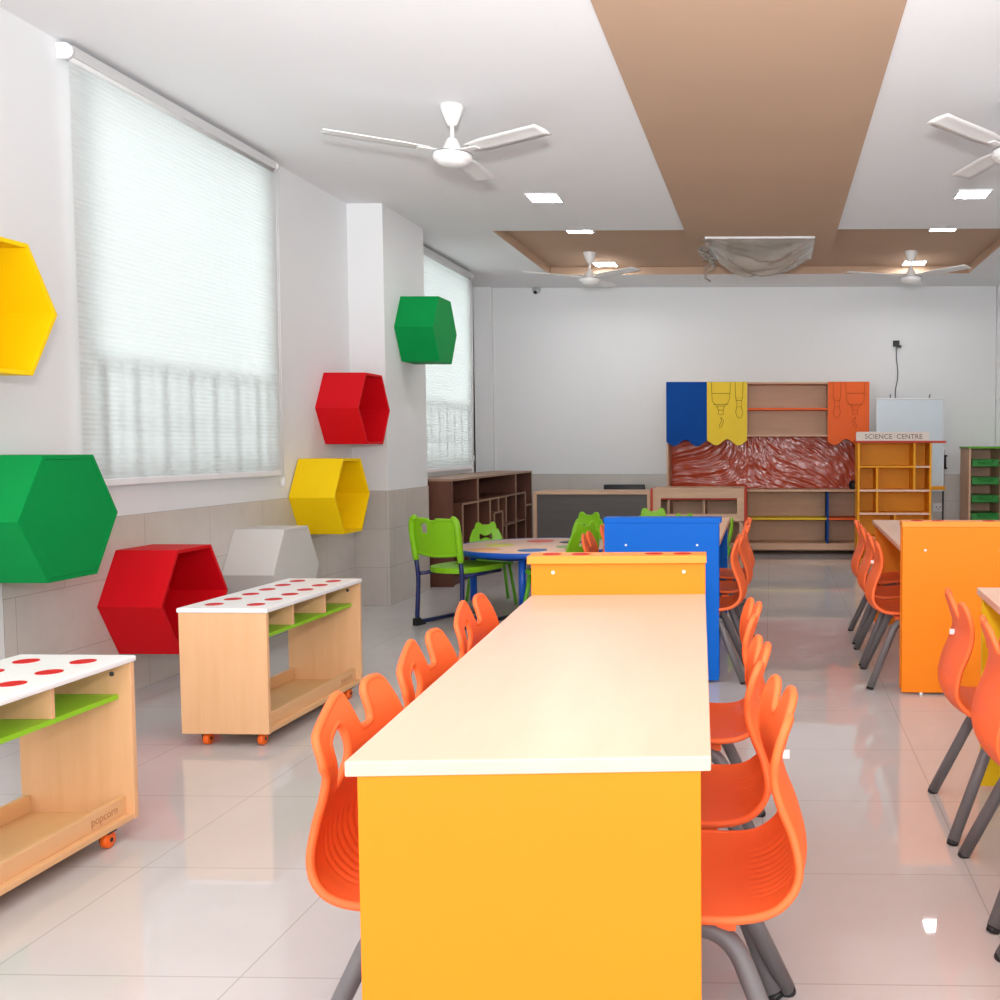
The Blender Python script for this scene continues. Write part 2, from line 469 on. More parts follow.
def fan_root(x, y, ztop, rz, label):
    t = thing('ceiling_fan', label, 'fan', (x, y, ztop), rz, 'white three-bladed ceiling fans')
    return t
def make_fan(x, y, ztop, rz, label, pitch=-1):
    t = fan_root(x, y, ztop, rz, label)
    bm = bmesh.new(); lathe(bm, [(0, 0), (.062, 0), (.063, -.008), (.052, -.045), (.03, -.095), (.022, -.108), (0, -.108)])
    obj('canopy', bm, M['fanwhite'], t, True)
    bm = bmesh.new(); cyl(bm, (0, 0, -.10), (0, 0, -.21), .0115)
    obj('down_rod', bm, M['fanwhite'], t)
    bm = bmesh.new(); dz = -.03; lathe(bm, [(r, z + dz) for r, z in [(0, -.145), (.022, -.145), (.03, -.155), (.052, -.20), (.062, -.218), (.062, -.224), (.098, -.226), (.104, -.236), (.104, -.256), (.092, -.272), (.082, -.274), (.080, -.279), (.055, -.292), (0, -.296)]], n=36)
    obj('motor_housing', bm, M['fanwhite'], t, True)
    bm = bmesh.new(); lathe(bm, [(.1, -.2565), (.1055, -.258), (.1055, -.263), (.1, -.2645)], n=36)
    obj('trim_ring', bm, M['steel'], t, True)
    for k in range(3):
        a = 2 * PI * k / 3
        R = Matrix.Rotation(a, 4, 'Z')
        bm = bmesh.new()
        n = 14; top = []; bot = []
        for i in range(n + 1):
            u = i / n; r = .125 + .535 * u
            hw = .046 + .020 * min(1, u * 4)
            for lst, dz in ((top, .003), (bot, -.003)):
                row = []
                for j in range(5):
                    v = -1 + j / 2
                    z = -.246 + pitch * v * hw * .10 + .006 * (1 - v * v) + dz + .012 * u
                    row.append(bm.verts.new(R @ Vector((r, v * hw, z))))
                lst.append(row)
        for i in range(n):
            for j in range(4):
                bm.faces.new((top[i][j], top[i + 1][j], top[i + 1][j + 1], top[i][j + 1]))
                bm.faces.new((bot[i][j], bot[i][j + 1], bot[i + 1][j + 1], bot[i + 1][j]))
            for j in (0, 4): bm.faces.new((top[i][j], bot[i][j], bot[i + 1][j], top[i + 1][j]))
        for i in (0, n):
            for j in range(4): bm.faces.new((top[i][j], top[i][j + 1], bot[i][j + 1], bot[i][j]))
        bl = obj('blade', bm, M['fanwhite'], t, True)
        bm = bmesh.new()
        box(bm, .085, .19, -.022, .022, -.2535, -.2465, b=.002)
        for sx, sy in ((.145, .012), (.145, -.012), (.175, 0)): cyl(bm, (sx, sy, -.2505), (sx, sy, -.240), .005, 8)
        bmesh.ops.transform(bm, matrix=R, verts=bm.verts)
        obj('blade_bracket', bm, M['fanwhite'], bl)
    return t
fan0 = make_fan(-1.746, 5.52, H, math.radians(90), 'white ceiling fan nearest the big window, over the left of the room')
make_fan(1.29, 5.52, H, math.radians(104), 'white ceiling fan cut by the right edge of the photo', 1)
dup(fan0, (-1.83, 10.10, H + .08), math.radians(82), 'small distant ceiling fan hanging in the left half of the tan recess')
dup(fan0, (1.38, 10.10, H + .08), math.radians(76), 'small distant ceiling fan hanging in the right half of the tan recess')

t = thing('ceiling_air_conditioner', 'square ceiling air conditioner wrapped in crumpled clear plastic at the end of the tan strip', 'air conditioner', (-.11, 9.40, H - .012), 0)
bm = bmesh.new(); s = .485
box(bm, -s, s, -s, s, -.018, 0, b=.004); obj('fascia_panel', bm, M['whiteplastic'], t)
B('intake_grille', M['black'], t, *[(-.30, .30, -.30 + k * .06, -.25 + k * .06, -.030, -.016) for k in range(11)], b=.002)
bm = bmesh.new(); n = 46; vs = []
for i in range(n + 1):
    row = []
    for j in range(n + 1):
        u, v = -1 + 2 * i / n, -1 + 2 * j / n
        e = (1 - abs(u) ** 2.6) * (1 - abs(v) ** 2.6)
        vv = (v + 1) / 2
        sag = .06 * e + .17 * (1 - u * u) * max(0, math.sin(PI * min(1, vv ** 1.5))) ** 1.2
        wr = (noise.ridged_multi_fractal(Vector((u * 1.0, v * 3.4 + u * u * 1.4, 3.1)), 1.0, 2.0, 4, 1.0, 2.0) - 1.0)
        z = -.022 - sag + .028 * wr * (.15 + e)
        row.append(bm.verts.new((u * (s + .008), v * (s + .008), min(z, -.031 * e - .002))))
    vs.append(row)
for i in range(n):
    for j in range(n): bm.faces.new((vs[i][j], vs[i + 1][j], vs[i + 1][j + 1], vs[i][j + 1])).smooth = True
# hanging tatters of wrap along the left edge
for k in range(6):
    y = -s + .08 + k * .155; a = None
    ln = .10 + .12 * random.random() + (.10 if k == 5 else 0)
    pr = None
    for q in range(7):
        w = .055 * (1 - q / 8)
        c = Vector((-s - .012 + .05 * math.sin(q * 1.3 + k), y + .02 * math.sin(q * 2 + k), -.02 - ln * q / 6))
        cur = (bm.verts.new(c + Vector((-w * .5, -w, 0))), bm.verts.new(c + Vector((w * .6, w * .2, .01))), bm.verts.new(c + Vector((-w * .3, w, 0))))
        if pr:
            bm.faces.new((pr[0], pr[1], cur[1], cur[0])).smooth = True; bm.faces.new((pr[1], pr[2], cur[2], cur[1])).smooth = True
        pr = cur
obj('plastic_wrap', bm, M['film_clear'], t, True, fix=False)

# ------------------------------------------------------------------ hexagon wall shelves
def hexpts(s, cy=0, cz=0):
    return [(cy + s * math.cos(PI / 3 * k), cz + s * math.sin(PI / 3 * k)) for k in range(6)]
def hexshelf(x, y, z, m, closed, label, depth=.31, s=.300):
    t = thing('hexagonal_wall_shelf', label, 'shelf', (x, y, z), 0, 'hexagonal wall shelves')
    bm = bmesh.new(); wt = .018
    O = hexpts(s); I = hexpts(s - wt / math.cos(PI / 6))
    vo0 = [bm.verts.new((0, *p)) for p in O]; vo1 = [bm.verts.new((depth, *p)) for p in O]
    vi0 = [bm.verts.new((0, *p)) for p in I]; vi1 = [bm.verts.new((depth, *p)) for p in I]
    for k in range(6):
        j = (k + 1) % 6
        bm.faces.new((vo0[k], vo0[j], vo1[j], vo1[k])); bm.faces.new((vi0[j], vi0[k], vi1[k], vi1[j]))
        bm.faces.new((vo1[k], vo1[j], vi1[j], vi1[k])); bm.faces.new((vo0[j], vo0[k], vi0[k], vi0[j]))
    bmesh.ops.recalc_face_normals(bm, faces=bm.faces)
    bmesh.ops.bevel(bm, geom=[e for e in bm.edges], offset=.0015, segments=2, affect='EDGES', profile=.5)
    obj('hexagon_shell', bm, m, t)
    bm = bmesh.new()
    q = hexpts(s - wt - .004)
    if closed: prism(bm, q, 'x', depth - .018, depth - .001, .001)
    else: prism(bm, q, 'x', .002, .014, 0)
    obj('front_panel' if closed else 'back_panel', bm, m, t)
    return t
HX = WX + .001
hexshelf(HX, 3.800, 1.790, M['hexyellow'], False, 'yellow open hexagon box high on the wall, cut by the left edge')
hexshelf(HX + .008, 4.125, .953, M['hexgreen'], True, 'green closed hexagon box low on the wall, cut by the left edge')
hexshelf(HX + .008, 5.012, .474, M['hexred'], False, 'red open hexagon box low on the tiled wall behind the dotted trolleys')
hexshelf(HX + .008, 6.105, .485, M['hexwhite'], True, 'white hexagon box low on the tiled wall, behind the dotted trolley')
hexshelf(HX + .008, 6.945, .900, M['hexyellow'], False, 'yellow open hexagon box beside the lower corner of the large blind')
hexshelf(HX, 7.386, 1.520, M['hexred'], False, 'red open hexagon box high on the wall beside the pilaster')
hexshelf(CX + .001, 8.19, 2.186, M['hexgreen'], True, 'dark green closed hexagon box high on the pilaster')

# ------------------------------------------------------------------ dotted trolleys
def trolley(loc, rz, label):
    W, L, Z0, Z1 = .37, .925, .055, .562
    t = thing('storage_trolley', label, 'trolley', loc, rz, 'low wooden trolleys with red dotted white tops')
    pt = .020
    for y in (0, L - pt):
        B('end_panel', M['birch'], t, (0, W, y, y + pt, Z0, Z1), b=.002)
    top = B('top_board', M['carttop'], t, (-.006, W + .006, -.006, L + .006, Z1, Z1 + .020), b=.006)
    for i in range(6):
        for j in range(2):
            bm = bmesh.new(); cx, cy = .095 + j * .18, .10 + i * (L - .2) / 5
            lathe(bm, [(.036, Z1 + .0195), (.036, Z1 + .0212), (.033, Z1 + .0212), (.030, Z1 + .0206), (0, Z1 + .0206)], (cx, cy, 0), 24)
            obj('cup_well', bm, M['reddot'], top, True)
    B('upper_shelf', M['lime'], t, (.004, W - .040, pt, L - pt, .444, .460), b=.002)
    for y in (L / 3, 2 * L / 3):
        B('divider', M['birch'], t, (.02, W - .040, y - .008, y + .008, .460, Z1), b=.0015)
    B('bottom_shelf', M['birch_flat'], t, (.004, W - .004, pt, L - pt, Z0, Z0 + .018), b=.0015)
    fr = B('front_rail', M['birch_flat'], t, (W - .045, W - .027, pt, L - pt, Z0 + .018, Z0 + .075), b=.002)
    B('back_rail', M['birch_flat'], t, (.012, .030, pt, L - pt, Z0 + .018, Z0 + .075), b=.002)
    text('engraved_lettering', 'popcorn', .036, M['burnt'], fr, (W - .0265, L - .125, Z0 + .047), (PI / 2, 0, PI / 2), .0004)
    bm = bmesh.new(); cyl(bm, (W - .060, L - pt, .525), (W - .060, L - pt - .002, .525), .008, 10)
    obj('screw_cap', bm, M['cable'], t)
    for cx, cy in ((.085, .04), (.318, .04), (.05, L - .12), (W - .026, L - .12)):
        if True:
            bm = bmesh.new()
            box(bm, cx - .02, cx + .02, cy - .02, cy + .02, .049, .0549, b=.001)
            box(bm, cx - .018, cx - .010, cy - .012, cy + .016, .018, .05, b=.002); cyl(bm, (cx - .02, cy, .026), (cx + .016, cy, .026), .007, 12)
            c = obj('castor', bm, M['black'], t)
            bm = bmesh.new(); tube(bm, [(cx - .009, cy, .0262), (cx - .006, cy, .0262), (cx + .012, cy, .0262), (cx + .015, cy, .0262)], [.021, .0255, .0255, .021], 22)
            obj('wheel', bm, M['wheel'], c, True)
    return t
tr0 = trolley((-2.452, 4.045, 0), -.012, 'birch trolley with red dotted white top in front of the red hexagon')
dup(tr0, (-2.418, 2.205, 0), -.004, 'birch trolley with red dotted top at the left edge, nearest the camera')

# ------------------------------------------------------------------ desks
DW, DL, DZ = .30, 1.82, .737
def desk(loc, rz, m, mcap, raised, label, mwell=None):
    t = thing('classroom_desk', label, 'desk', loc, rz, 'long birch topped desks')
    B('tabletop', M['birch_top'], t, (-DW, DW, 0, DL, DZ - .026, DZ), b=.003)
    B('end_panel', m, t, (-DW + .019, DW - .017, .004, .029, .012, DZ - .026), b=.002)
    B('stretcher', m, t, (-.012, .012, .045, DL, .40, DZ - .026), b=.002)
    if raised:
        B('raised_end_panel', m, t, (-DW, DW, DL, DL + .022, .012, .845), (-DW, DW, DL + .086, DL + .108, .012, .845), b=.002)
        cap = B('cap_board', mcap, t, (-DW - .012, DW + .004, DL - .016, DL + .110, .845, .873), b=.003)
        for k, x in enumerate((-.235, -.135, .12, .22)):
            bm = bmesh.new(); lathe(bm, [(.032, .8725), (.032, .8742), (.029, .8742), (.026, .8736), (0, .8736)], (x, DL + .048, 0), 22)
            obj('cup_well', bm, mwell or M['reddot'], cap, True)
        for y, d in ((DL, -1), (DL + .108, 1)):
            for x in ((-.225, .225) if d < 0 else (-.187, .187)):
                bm = bmesh.new(); cyl(bm, (x, y, .815 if y < DL + .05 else .730), (x, y + d * .003, .815 if y < DL + .05 else .730), .006, 14)
                obj('screw_cap', bm, M['whiteplastic'], t)
    else:
        B('end_panel', m, t, (-DW + .024, DW - .018, DL - .045, DL - .02, .012, DZ - .026), b=.002)
    for x in (-.2, .2):
        for y in (.032, DL + .097 if raised else DL - .032):
            bm = bmesh.new(); lathe(bm, [(0, 0), (.012, 0), (.012, .012), (0, .012)], (x, y, 0), 12)
            obj('foot_glide', bm, M['whiteplastic'], t)
    return t
desk((-.400, 1.615, 0), .0715, M['amber'], M['amber_cap'], True, 'long pale-topped desk with amber end panel in the foreground')
desk((-.600, 7.14, 0), PI + .011, M['blue'], M['blue'], True, 'desk with tall bright blue end panel behind the foreground desk', M['blue'])
desk((.994, 6.905, 0), PI - .022, M['amber'], M['amber_cap'], True, 'desk with tall orange end panel on the right side of the aisle')
desk((1.045, 3.62, 0), PI - .04, M['yellowdesk'], M['yellowdesk'], False, 'pale-topped desk with yellow panel at the right edge')

# ------------------------------------------------------------------ orange chairs
def catmull(P, n=14):
    P = [Vector(p) for p in P]; P = [2 * P[0] - P[1]] + P + [2 * P[-1] - P[-2]]
    out = []
    for i in range(1, len(P) - 2):
        for k in range(n):
            t = k / n
            a, b, c, d = P[i - 1:i + 3]
            out.append(.5 * ((2 * b) + (c - a) * t + (2 * a - 5 * b + 4 * c - d) * t * t + (3 * b - a - 3 * c + d) * t ** 3))
    out.append(P[-2]); return out
PROF = catmull([(.208, .340), (.204, .364), (.18, .381), (.10, .385), (0, .375), (-.08, .372), (-.145, .384), (-.19, .420), (-.206, .470), (-.195, .53), (-.172, .59), (-.160, .640), (-.168, .69), (-.184, .740)])
SL = [0.0]
for a, b in zip(PROF, PROF[1:]): SL.append(SL[-1] + (b - a).length)
ST = SL[-1]
def prof_at(s):
    s = max(0, min(ST - 1e-6, s)) if s < ST else s
    if s >= ST:
        d = (PROF[-1] - PROF[-2]).normalized(); return PROF[-1] + d * (s - ST), d
    lo, hi = 0, len(SL) - 1
    while hi - lo > 1:
        m = (lo + hi) // 2
        if SL[m] <= s: lo = m
        else: hi = m
    d = PROF[hi] - PROF[lo]
    return PROF[lo] + d * ((s - SL[lo]) / max(1e-9, d.length)), d.normalized()
SEATEND = SL[min(range(len(PROF)), key=lambda i: (PROF[i] - Vector((-.19, .42))).length)]
CURV = .022; CURV2 = .022
def chair_map(w, s):
    p, d = prof_at(s)
    n = Vector((-d.y, d.x)) * -1     # towards the sitter
    k = max(0, min(1, (s - SEATEND + .12) / .24)); k = k * k * (3 - 2 * k)
    u = abs(w) / .19
    off = (1 - k) * .014 * u ** 2.2 + k * (CURV + (CURV2 - CURV) * max(0, min(1, (ST - s) / .28))) * u ** 2
    if s < .10: off *= s / .10
    x, z = p.x + n.x * off, p.y + n.y * off
    c = SEATEND - .005
    if abs(s - c) < .10 and abs(w) < .135:
        f = min(1, (.135 - abs(w)) / .03) * min(1, (.10 - abs(s - c)) / .03)
        rb = .0020 * f * math.cos(w * 2 * PI / .0245)
        x += n.x * rb; z += n.y * rb
    return Vector((x, w, z))
def hwid(s):
    if s < .08: return .118 + .082 * math.sin(PI / 2 * s / .08)
    u = s / ST
    pts = [(.08 / ST, .200), (.35, .203), (.5, .196), (.62, .182), (.74, .172), (.85, .176), (.93, .185), (1.0, .187)]
    for (a, va), (b, vb) in zip(pts, pts[1:]):
        if u <= b:
            q = (u - a) / (b - a); q = q * q * (3 - 2 * q); return va + (vb - va) * q
    return .187
TOPS = {
 'handle': [(-.196, -.100), (-.196, -.058), (-.190, -.044), (-.174, -.034), (-.074, .006), (-.052, .012), (-.040, .005), (-.034, -.008), (-.014, -.066), (-.006, -.074), (.030, -.074), (.042, -.070), (.048, -.058), (.048, -.016), (.054, .000), (.068, .009), (.090, .011), (.116, .009), (.130, .000), (.138, -.014), (.154, -.06), (.168, -.12)],
 'prongs': [(-.186, -.075), (-.186, -.020), (-.172, .002), (-.148, .004), (-.130, -.012), (-.112, -.050), (-.092, -.056), (-.068, -.045), (-.050, .006), (-.025, .020), (.025, .020), (.050, .006), (.068, -.060), (.092, -.072), (.112, -.064), (.130, -.020), (.148, .004), (.172, .002), (.186, -.020), (.186, -.075)],
}
EYE = [(-.156, -.066), (-.120, -.048), (-.088, -.036), (-.070, -.056), (-.064, -.10), (-.076, -.138), (-.106, -.164), (-.124, -.164), (-.140, -.120)]
def chaikin(P, it=2):
    for _ in range(it):
        Q = []
        for i in range(len(P)):
            a, b = P[i], P[(i + 1) % len(P)]
            Q += [(a[0] * .75 + b[0] * .25, a[1] * .75 + b[1] * .25), (a[0] * .25 + b[0] * .75, a[1] * .25 + b[1] * .75)]
        P = Q
    return P
def inpoly(p, P):
    c = False; n = len(P); j = n - 1
    for i in range(n):
        if (P[i][1] > p[1]) != (P[j][1] > p[1]) and p[0] < (P[j][0] - P[i][0]) * (p[1] - P[i][1]) / (P[j][1] - P[i][1]) + P[i][0]: c = not c
        j = i
    return c
def segdist(p, P):
    m = 9
    for i in range(len(P)):
        ax, ay = P[i]; bx, by = P[(i + 1) % len(P)]
        dx, dy = bx - ax, by - ay; L2 = dx * dx + dy * dy + 1e-12
        t = max(0, min(1, ((p[0] - ax) * dx + (p[1] - ay) * dy) / L2))
        m = min(m, math.hypot(p[0] - ax - t * dx, p[1] - ay - t * dy))
    return m
def shell_mesh(kind):
    global CURV, CURV2
    CURV, CURV2 = (.008, .034) if kind == 'handle' else (.024, .024)
    top = [(w, ST + d) for w, d in TOPS[kind]]
    left_end, right_end = top[0][1], top[-1][1]
    right = []; s = 0
    side = []
    n = 46
    rgt = [(hwid(right_end * i / n), right_end * i / n) for i in range(n)]
    lft = [(-hwid(left_end * i / n), left_end * i / n) for i in range(n)]
    out = rgt + chaikin_open(top[::-1], 2) + lft[::-1]
    holes = [chaikin(EYE_AT, 2)] if (EYE_AT := ([(w, ST + d) for w, d in EYE] if kind == 'handle' else None)) else []
    pts = []; edges = []
    for P in [out] + holes:
        b = len(pts); pts += P; edges += [(b + i, b + (i + 1) % len(P)) for i in range(len(P))]
    g = .0115; nb = len(pts)
    y = 0
    while y < ST + .03:
        fine = abs(y - SEATEND) < .1
        x = -.21
        while x < .21:
            p = (x, y)
            if inpoly(p, out) and segdist(p, out) > .006 and not any(inpoly(p, h) or segdist(p, h) < .006 for h in holes): pts.append(p)
            x += .0042 if fine and abs(x) < .14 else g
        y += g
    r = delaunay_2d_cdt([Vector(p) for p in pts], edges, [], 0, 1e-6)
    V, F = r[0], r[2]
    bm = bmesh.new(); th = .0068
    up, dn = [], []
    for v in V:
        p = chair_map(v.x, v.y)
        e = 1e-3
        nrm = (chair_map(v.x + e, v.y) - chair_map(v.x - e, v.y)).cross(chair_map(v.x, v.y + e) - chair_map(v.x, v.y - e)).normalized()
        up.append(bm.verts.new(p + nrm * th)); dn.append(bm.verts.new(p - nrm * th))
    for f in F:
        c = (sum(V[i].x for i in f) / len(f), sum(V[i].y for i in f) / len(f))
        if inpoly(c, out) and not any(inpoly(c, h) for h in holes):
            bm.faces.new([up[i] for i in f]).smooth = True; bm.faces.new([dn[i] for i in f][::-1]).smooth = True
    for v in [v for v in bm.verts if not v.link_faces]: bm.verts.remove(v)
    for P in [out] + holes:
        loop = []
        for q in P:
            p = chair_map(*q)
            if not loop or (p - loop[-1]).length > .004: loop.append(p)
        rim = .0088
        tube(bm, loop, rim, 8, closed=True)
    me = bpy.data.meshes.new('seat_shell'); bm.to_mesh(me); bm.free()
    me.materials.append(M['chair'])
    return me
def chaikin_open(P, it=2):
    for _ in range(it):
        Q = [P[0]]
        for a, b in zip(P, P[1:]):
            Q += [(a[0] * .75 + b[0] * .25, a[1] * .75 + b[1] * .25), (a[0] * .25 + b[0] * .75, a[1] * .25 + b[1] * .75)]
        Q.append(P[-1]); P = Q
    return P
def make_chair(kind, label, tagged=True):
    t = thing('school_chair', label, 'chair', (0, 0, 0), 0, 'orange moulded chairs at the desks')
    o = bpy.data.objects.new('seat_shell', shell_mesh(kind)); COL.objects.link(o); o.parent = t
    for g in (-1, 1):
        bm = bmesh.new()
        path = fillet([(.215, g * .185, .012), (.145, g * .145, .352), (-.055, g * .145, .352), (-.200, g * .235, .012)], .075, 6)
        tube(bm, path, .0192, 12)
        lf = obj('leg_frame', bm, M['legs'], t)
        for p, q in (((.2175, g * .1865, 0), (.215, g * .185, .012)), ((-.2035, g * .237, 0), (-.200, g * .235, .012))):
            bm = bmesh.new(); cyl(bm, p, q, .0188, 12)
            obj('foot_cap', bm, M['black'], lf)
    bm = bmesh.new()
    for x in (-.05, .10):
        box(bm, x - .02, x + .02, -.16, .16, .345, .366, b=.004)
    obj('seat_bracket', bm, M['chair'], t)
    bm = bmesh.new()
    sq = min(range(len(PROF)), key=lambda i: abs(PROF[i].y - .66) + (9 if i < len(PROF) // 2 else 0))
    xq = PROF[sq].x - .006
    box(bm, xq - .016, xq, -.0006, .0006, .622, .640, b=0)
    if tagged: obj('paper_tag', bm, M['whiteplastic'], t)
    else: bm.free()
    return t
cL = make_chair('handle', 'x'); cR = make_chair('prongs', 'x')
used = {}
def chair(kind, x, y, rz, label):
    src = cL if kind == 'L' else cR
    if kind not in used:
        used[kind] = 1; src.location = (x, y, 0); src.rotation_euler = (0, 0, rz); src['label'] = label
    else: src = dup(src, (x, y, 0), rz, label)
    if 'white tag' not in label and 'in front of the orange panel' not in label:
        for c in list(src.children):
            if c.name.startswith('paper_tag'): bpy.data.objects.remove(c)
R0 = .0715
chair('L', -.688, 2.015, -.06, 'orange chair left of the foreground desk, nearest the camera')
chair('L', -.735, 2.560, -.04, 'orange chair left of the foreground desk, second from the front')
chair('L', -.800, 3.200, -.04, 'orange chair left of the foreground desk, at its far end')
chair('R', -.147, 1.976, PI + R0, 'orange chair right of the foreground desk, nearest, small white tag on its back')
chair('R', -.199, 2.440, PI + R0 - .05, 'orange chair right of the foreground desk, in the middle of three')
chair('R', -.228, 3.080, PI + R0 - .02, 'orange chair right of the foreground desk, farthest of three')
chair('R', .778, 3.324, -.03, 'orange chair farthest along the yellow desk, in front of the orange panel')
chair('R', .782, 2.760, -.03, 'orange chair at the yellow desk, cut by the right edge, middle one')
chair('R', .760, 2.150, -.02, 'orange chair at the yellow desk of which only leg ends show')
chair('R', .712, 5.325, -.02, 'orange chair beside the orange-panel desk, nearest, with white tag')
chair('R', .718, 5.860, -.02, 'orange chair beside the orange-panel desk, middle of three')
chair('R', .730, 6.480, -.02, 'orange chair beside the orange-panel desk, farthest of three')
chair('R', -.350, 5.430, PI, 'orange chair on the right of the blue-panel desk, nearest')
chair('R', -.330, 6.060, PI, 'orange chair on the right of the blue-panel desk, middle one')
chair('R', -.330, 6.700, PI, 'orange chair on the right of the blue-panel desk, farthest')
chair('L', -.875, 5.640, 0, 'orange chair peeping out left of the blue panel, nearer one')
chair('L', -.880, 6.270, 0, 'orange chair peeping out left of the blue panel, farther one')

# ------------------------------------------------------------------ green chairs and round table
def sled_chair(loc, rz, label):
    """faces local +y"""
    t = thing('sled_base_chair', label, 'chair', loc, rz)
    bm = bmesh.new()
    n, k = 18, 10; rows = []
    for i in range(n + 1):
        u = -1 + 2 * i / n; row = []
        for j in range(k + 1):
            v = j / k
            hw = .205 + .012 * math.sin(v * PI)
            top = .748 - .012 * (abs(u) ** 6) - (.016 if abs(u) < .22 else 0)
            z = .515 - .018 * (1 - u * u) + v * (top - .515 + .018 * (1 - u * u))
            y = -.215 - .03 * (1 - u * u) - .03 * v
            row.append((u * hw, y, z))
        rows.append(row)
    def V(p, d): return bm.verts.new((p[0], p[1] + d, p[2]))
    A = [[V(p, .007) for p in r] for r in rows]; Bk = [[V(p, -.007) for p in r] for r in rows]
    hole = lambda i, j: i in (4, 5, 6) and j in (6, 7, 8)
    for i in range(n):
        for j in range(k):
            if hole(i, j): continue
            bm.faces.new((A[i][j], A[i + 1][j], A[i + 1][j + 1], A[i][j + 1])); bm.faces.new((Bk[i][j], Bk[i][j + 1], Bk[i + 1][j + 1], Bk[i + 1][j]))
    loop = [rows[i][0] for i in range(n + 1)] + [rows[n][j] for j in range(1, k + 1)] + [rows[i][k] for i in range(n - 1, -1, -1)] + [rows[0][j] for j in range(k - 1, 0, -1)]
    tube(bm, loop, .0115, 8, closed=True)
    tube(bm, [rows[4][6], rows[7][6], rows[7][9], rows[4][9]], .008, 6, closed=True)
    obj('backrest', bm, M['greenchair'], t, True)
    for s in (-1, 1):
        bm = bmesh.new()
        tube(bm, catmull([(s * .207, -.222, .46), (s * .212, -.235, .56), (s * .214, -.25, .66), (s * .205, -.255, .735), (s * .17, -.258, .762)], 4), [.022] * 16 + [.018], 10)
        obj('back_upright', bm, M['greenchair'], t, True)
    bm = bmesh.new(); prism(bm, chaikin([(-.20, -.20), (.20, -.20), (.195, .22), (.14, .25), (-.14, .25), (-.195, .22)], 2), 'z', .372, .412, .006)
    obj('seat', bm, M['greenchair'], t)
    for s in (-1, 1):
        bm = bmesh.new()
        tube(bm, fillet([(s * .207, -.226, .50), (s * .205, -.205, .33), (s * .208, -.225, .022), (s * .205, .24, .022)], .06, 6), .0155, 10)
        tube(bm, fillet([(s * .205, -.19, .36), (s * .19, .18, .366)], .02, 3), .013, 10)
        f = obj('sled_frame', bm, M['navy'], t)
        bm = bmesh.new(); prism(bm, [(-.25, 0), (-.16, 0), (-.17, .02), (-.215, .055), (-.248, .05)], 'x', s * .205 - .02, s * .205 + .02, .003)
        obj('foot_shoe', bm, M['black'], f)
    bm = bmesh.new(); cyl(bm, (-.2, .1, .022), (.2, .1, .022), .011, 10); obj('cross_bar', bm, M['navy'], t)
    return t
sled_chair((-2.185, 6.965, 0), -.47, 'lime green chair with navy sled legs, its back to the camera, by the round table')

def bear_chair(loc, rz, label):
    """faces local +y; bear shaped back with bow tie hole"""
    t = thing('bear_back_chair', label, 'chair', loc, rz, 'small green chairs with animal shaped backs')
    half = [(.04, .0), (.110, .0), (.128, .06), (.126, .12), (.106, .175), (.092, .20), (.080, .188), (.080, .225), (.068, .250), (.046, .248), (.032, .226)]
    out = half + [(-x, y) for x, y in half[::-1]]
    out = chaikin(out, 2)
    bow = chaikin([(.010, .124), (.048, .100), (.060, .136), (.048, .172), (.010, .148), (-.010, .148), (-.048, .172), (-.060, .136), (-.048, .100), (-.010, .124)], 1)
    pts = out + bow
    ed = [(i, (i + 1) % len(out)) for i in range(len(out))] + [(len(out) + i, len(out) + (i + 1) % len(bow)) for i in range(len(bow))]
    y = .01
    while y < .28:
        x = -.16
        while x < .16:
            if inpoly((x, y), out) and segdist((x, y), out) > .008 and not inpoly((x, y), bow) and segdist((x, y), bow) > .008: pts.append((x, y))
            x += .018
        y += .018
    r = delaunay_2d_cdt([Vector(p) for p in pts], ed, [], 0, 1e-6)
    def mp(x, y): return Vector((x, -.165 - .16 * y + .9 * x * x - .02 * math.sin(y / .27 * PI), .375 + y))
    bm = bmesh.new()
    A = [bm.verts.new(mp(v.x, v.y) + Vector((0, .006, 0))) for v in r[0]]; Z = [bm.verts.new(mp(v.x, v.y) - Vector((0, .006, 0))) for v in r[0]]
    for f in r[2]:
        c = (sum(r[0][i].x for i in f) / 3, sum(r[0][i].y for i in f) / 3)
        if inpoly(c, out) and not inpoly(c, bow):
            bm.faces.new([A[i] for i in f]); bm.faces.new([Z[i] for i in f][::-1])
    for v in [v for v in bm.verts if not v.link_faces]: bm.verts.remove(v)
    for P in (out, bow): tube(bm, [mp(*p) for p in P], .0075, 6, closed=True)
    obj('backrest', bm, M['greenchair'], t, True)
    bm = bmesh.new()
    prism(bm, chaikin([(-.165, -.17), (.165, -.17), (.175, .10), (.12, .175), (-.12, .175), (-.175, .10)], 2), 'z', .318, .342, .007)
    for s in (-1, 1): tube(bm, [(s * .10, -.16, .33), (s * .10, -.172, .355), (s * .10, -.168, .40)], .02, 8)
    obj('seat', bm, M['greendark'], t)
    for sx in (-1, 1):
        for sy in (-1, 1):
            bm = bmesh.new(); cyl(bm, (sx * .125, sy * .115, .322), (sx * .165, sy * .165, 0), .0125, 10)
            obj('leg', bm, M['greendark'], t)
    return t
be = bear_chair((-2.235, 7.86, 0), PI + .45, 'small green bear-backed chair facing the camera behind the round table')
for (x, y, rz, k, lb) in [
    (-1.465, 6.85, 1.0, 1.17, 'green animal-backed chair at the right side of the round table, beside the orange chairs'),
    (-1.58, 8.12, 2.94, 1.10, 'green chair tip showing just beyond the far right side of the round table'),
    (-1.00, 8.42, 0.1, 1.17, 'green ears of a small chair rising over the left part of the blue panel'),
    (-.86, 9.50, 0.2, .98, 'green tip of a small chair rising over the middle of the blue panel'),
    (-.545, 8.20, PI / 2, 1.04, 'small green chair seen edge-on just right of the blue panel')]:
    c = dup(be, (x, y, 0), rz, lb); c.scale = (k, k, k)

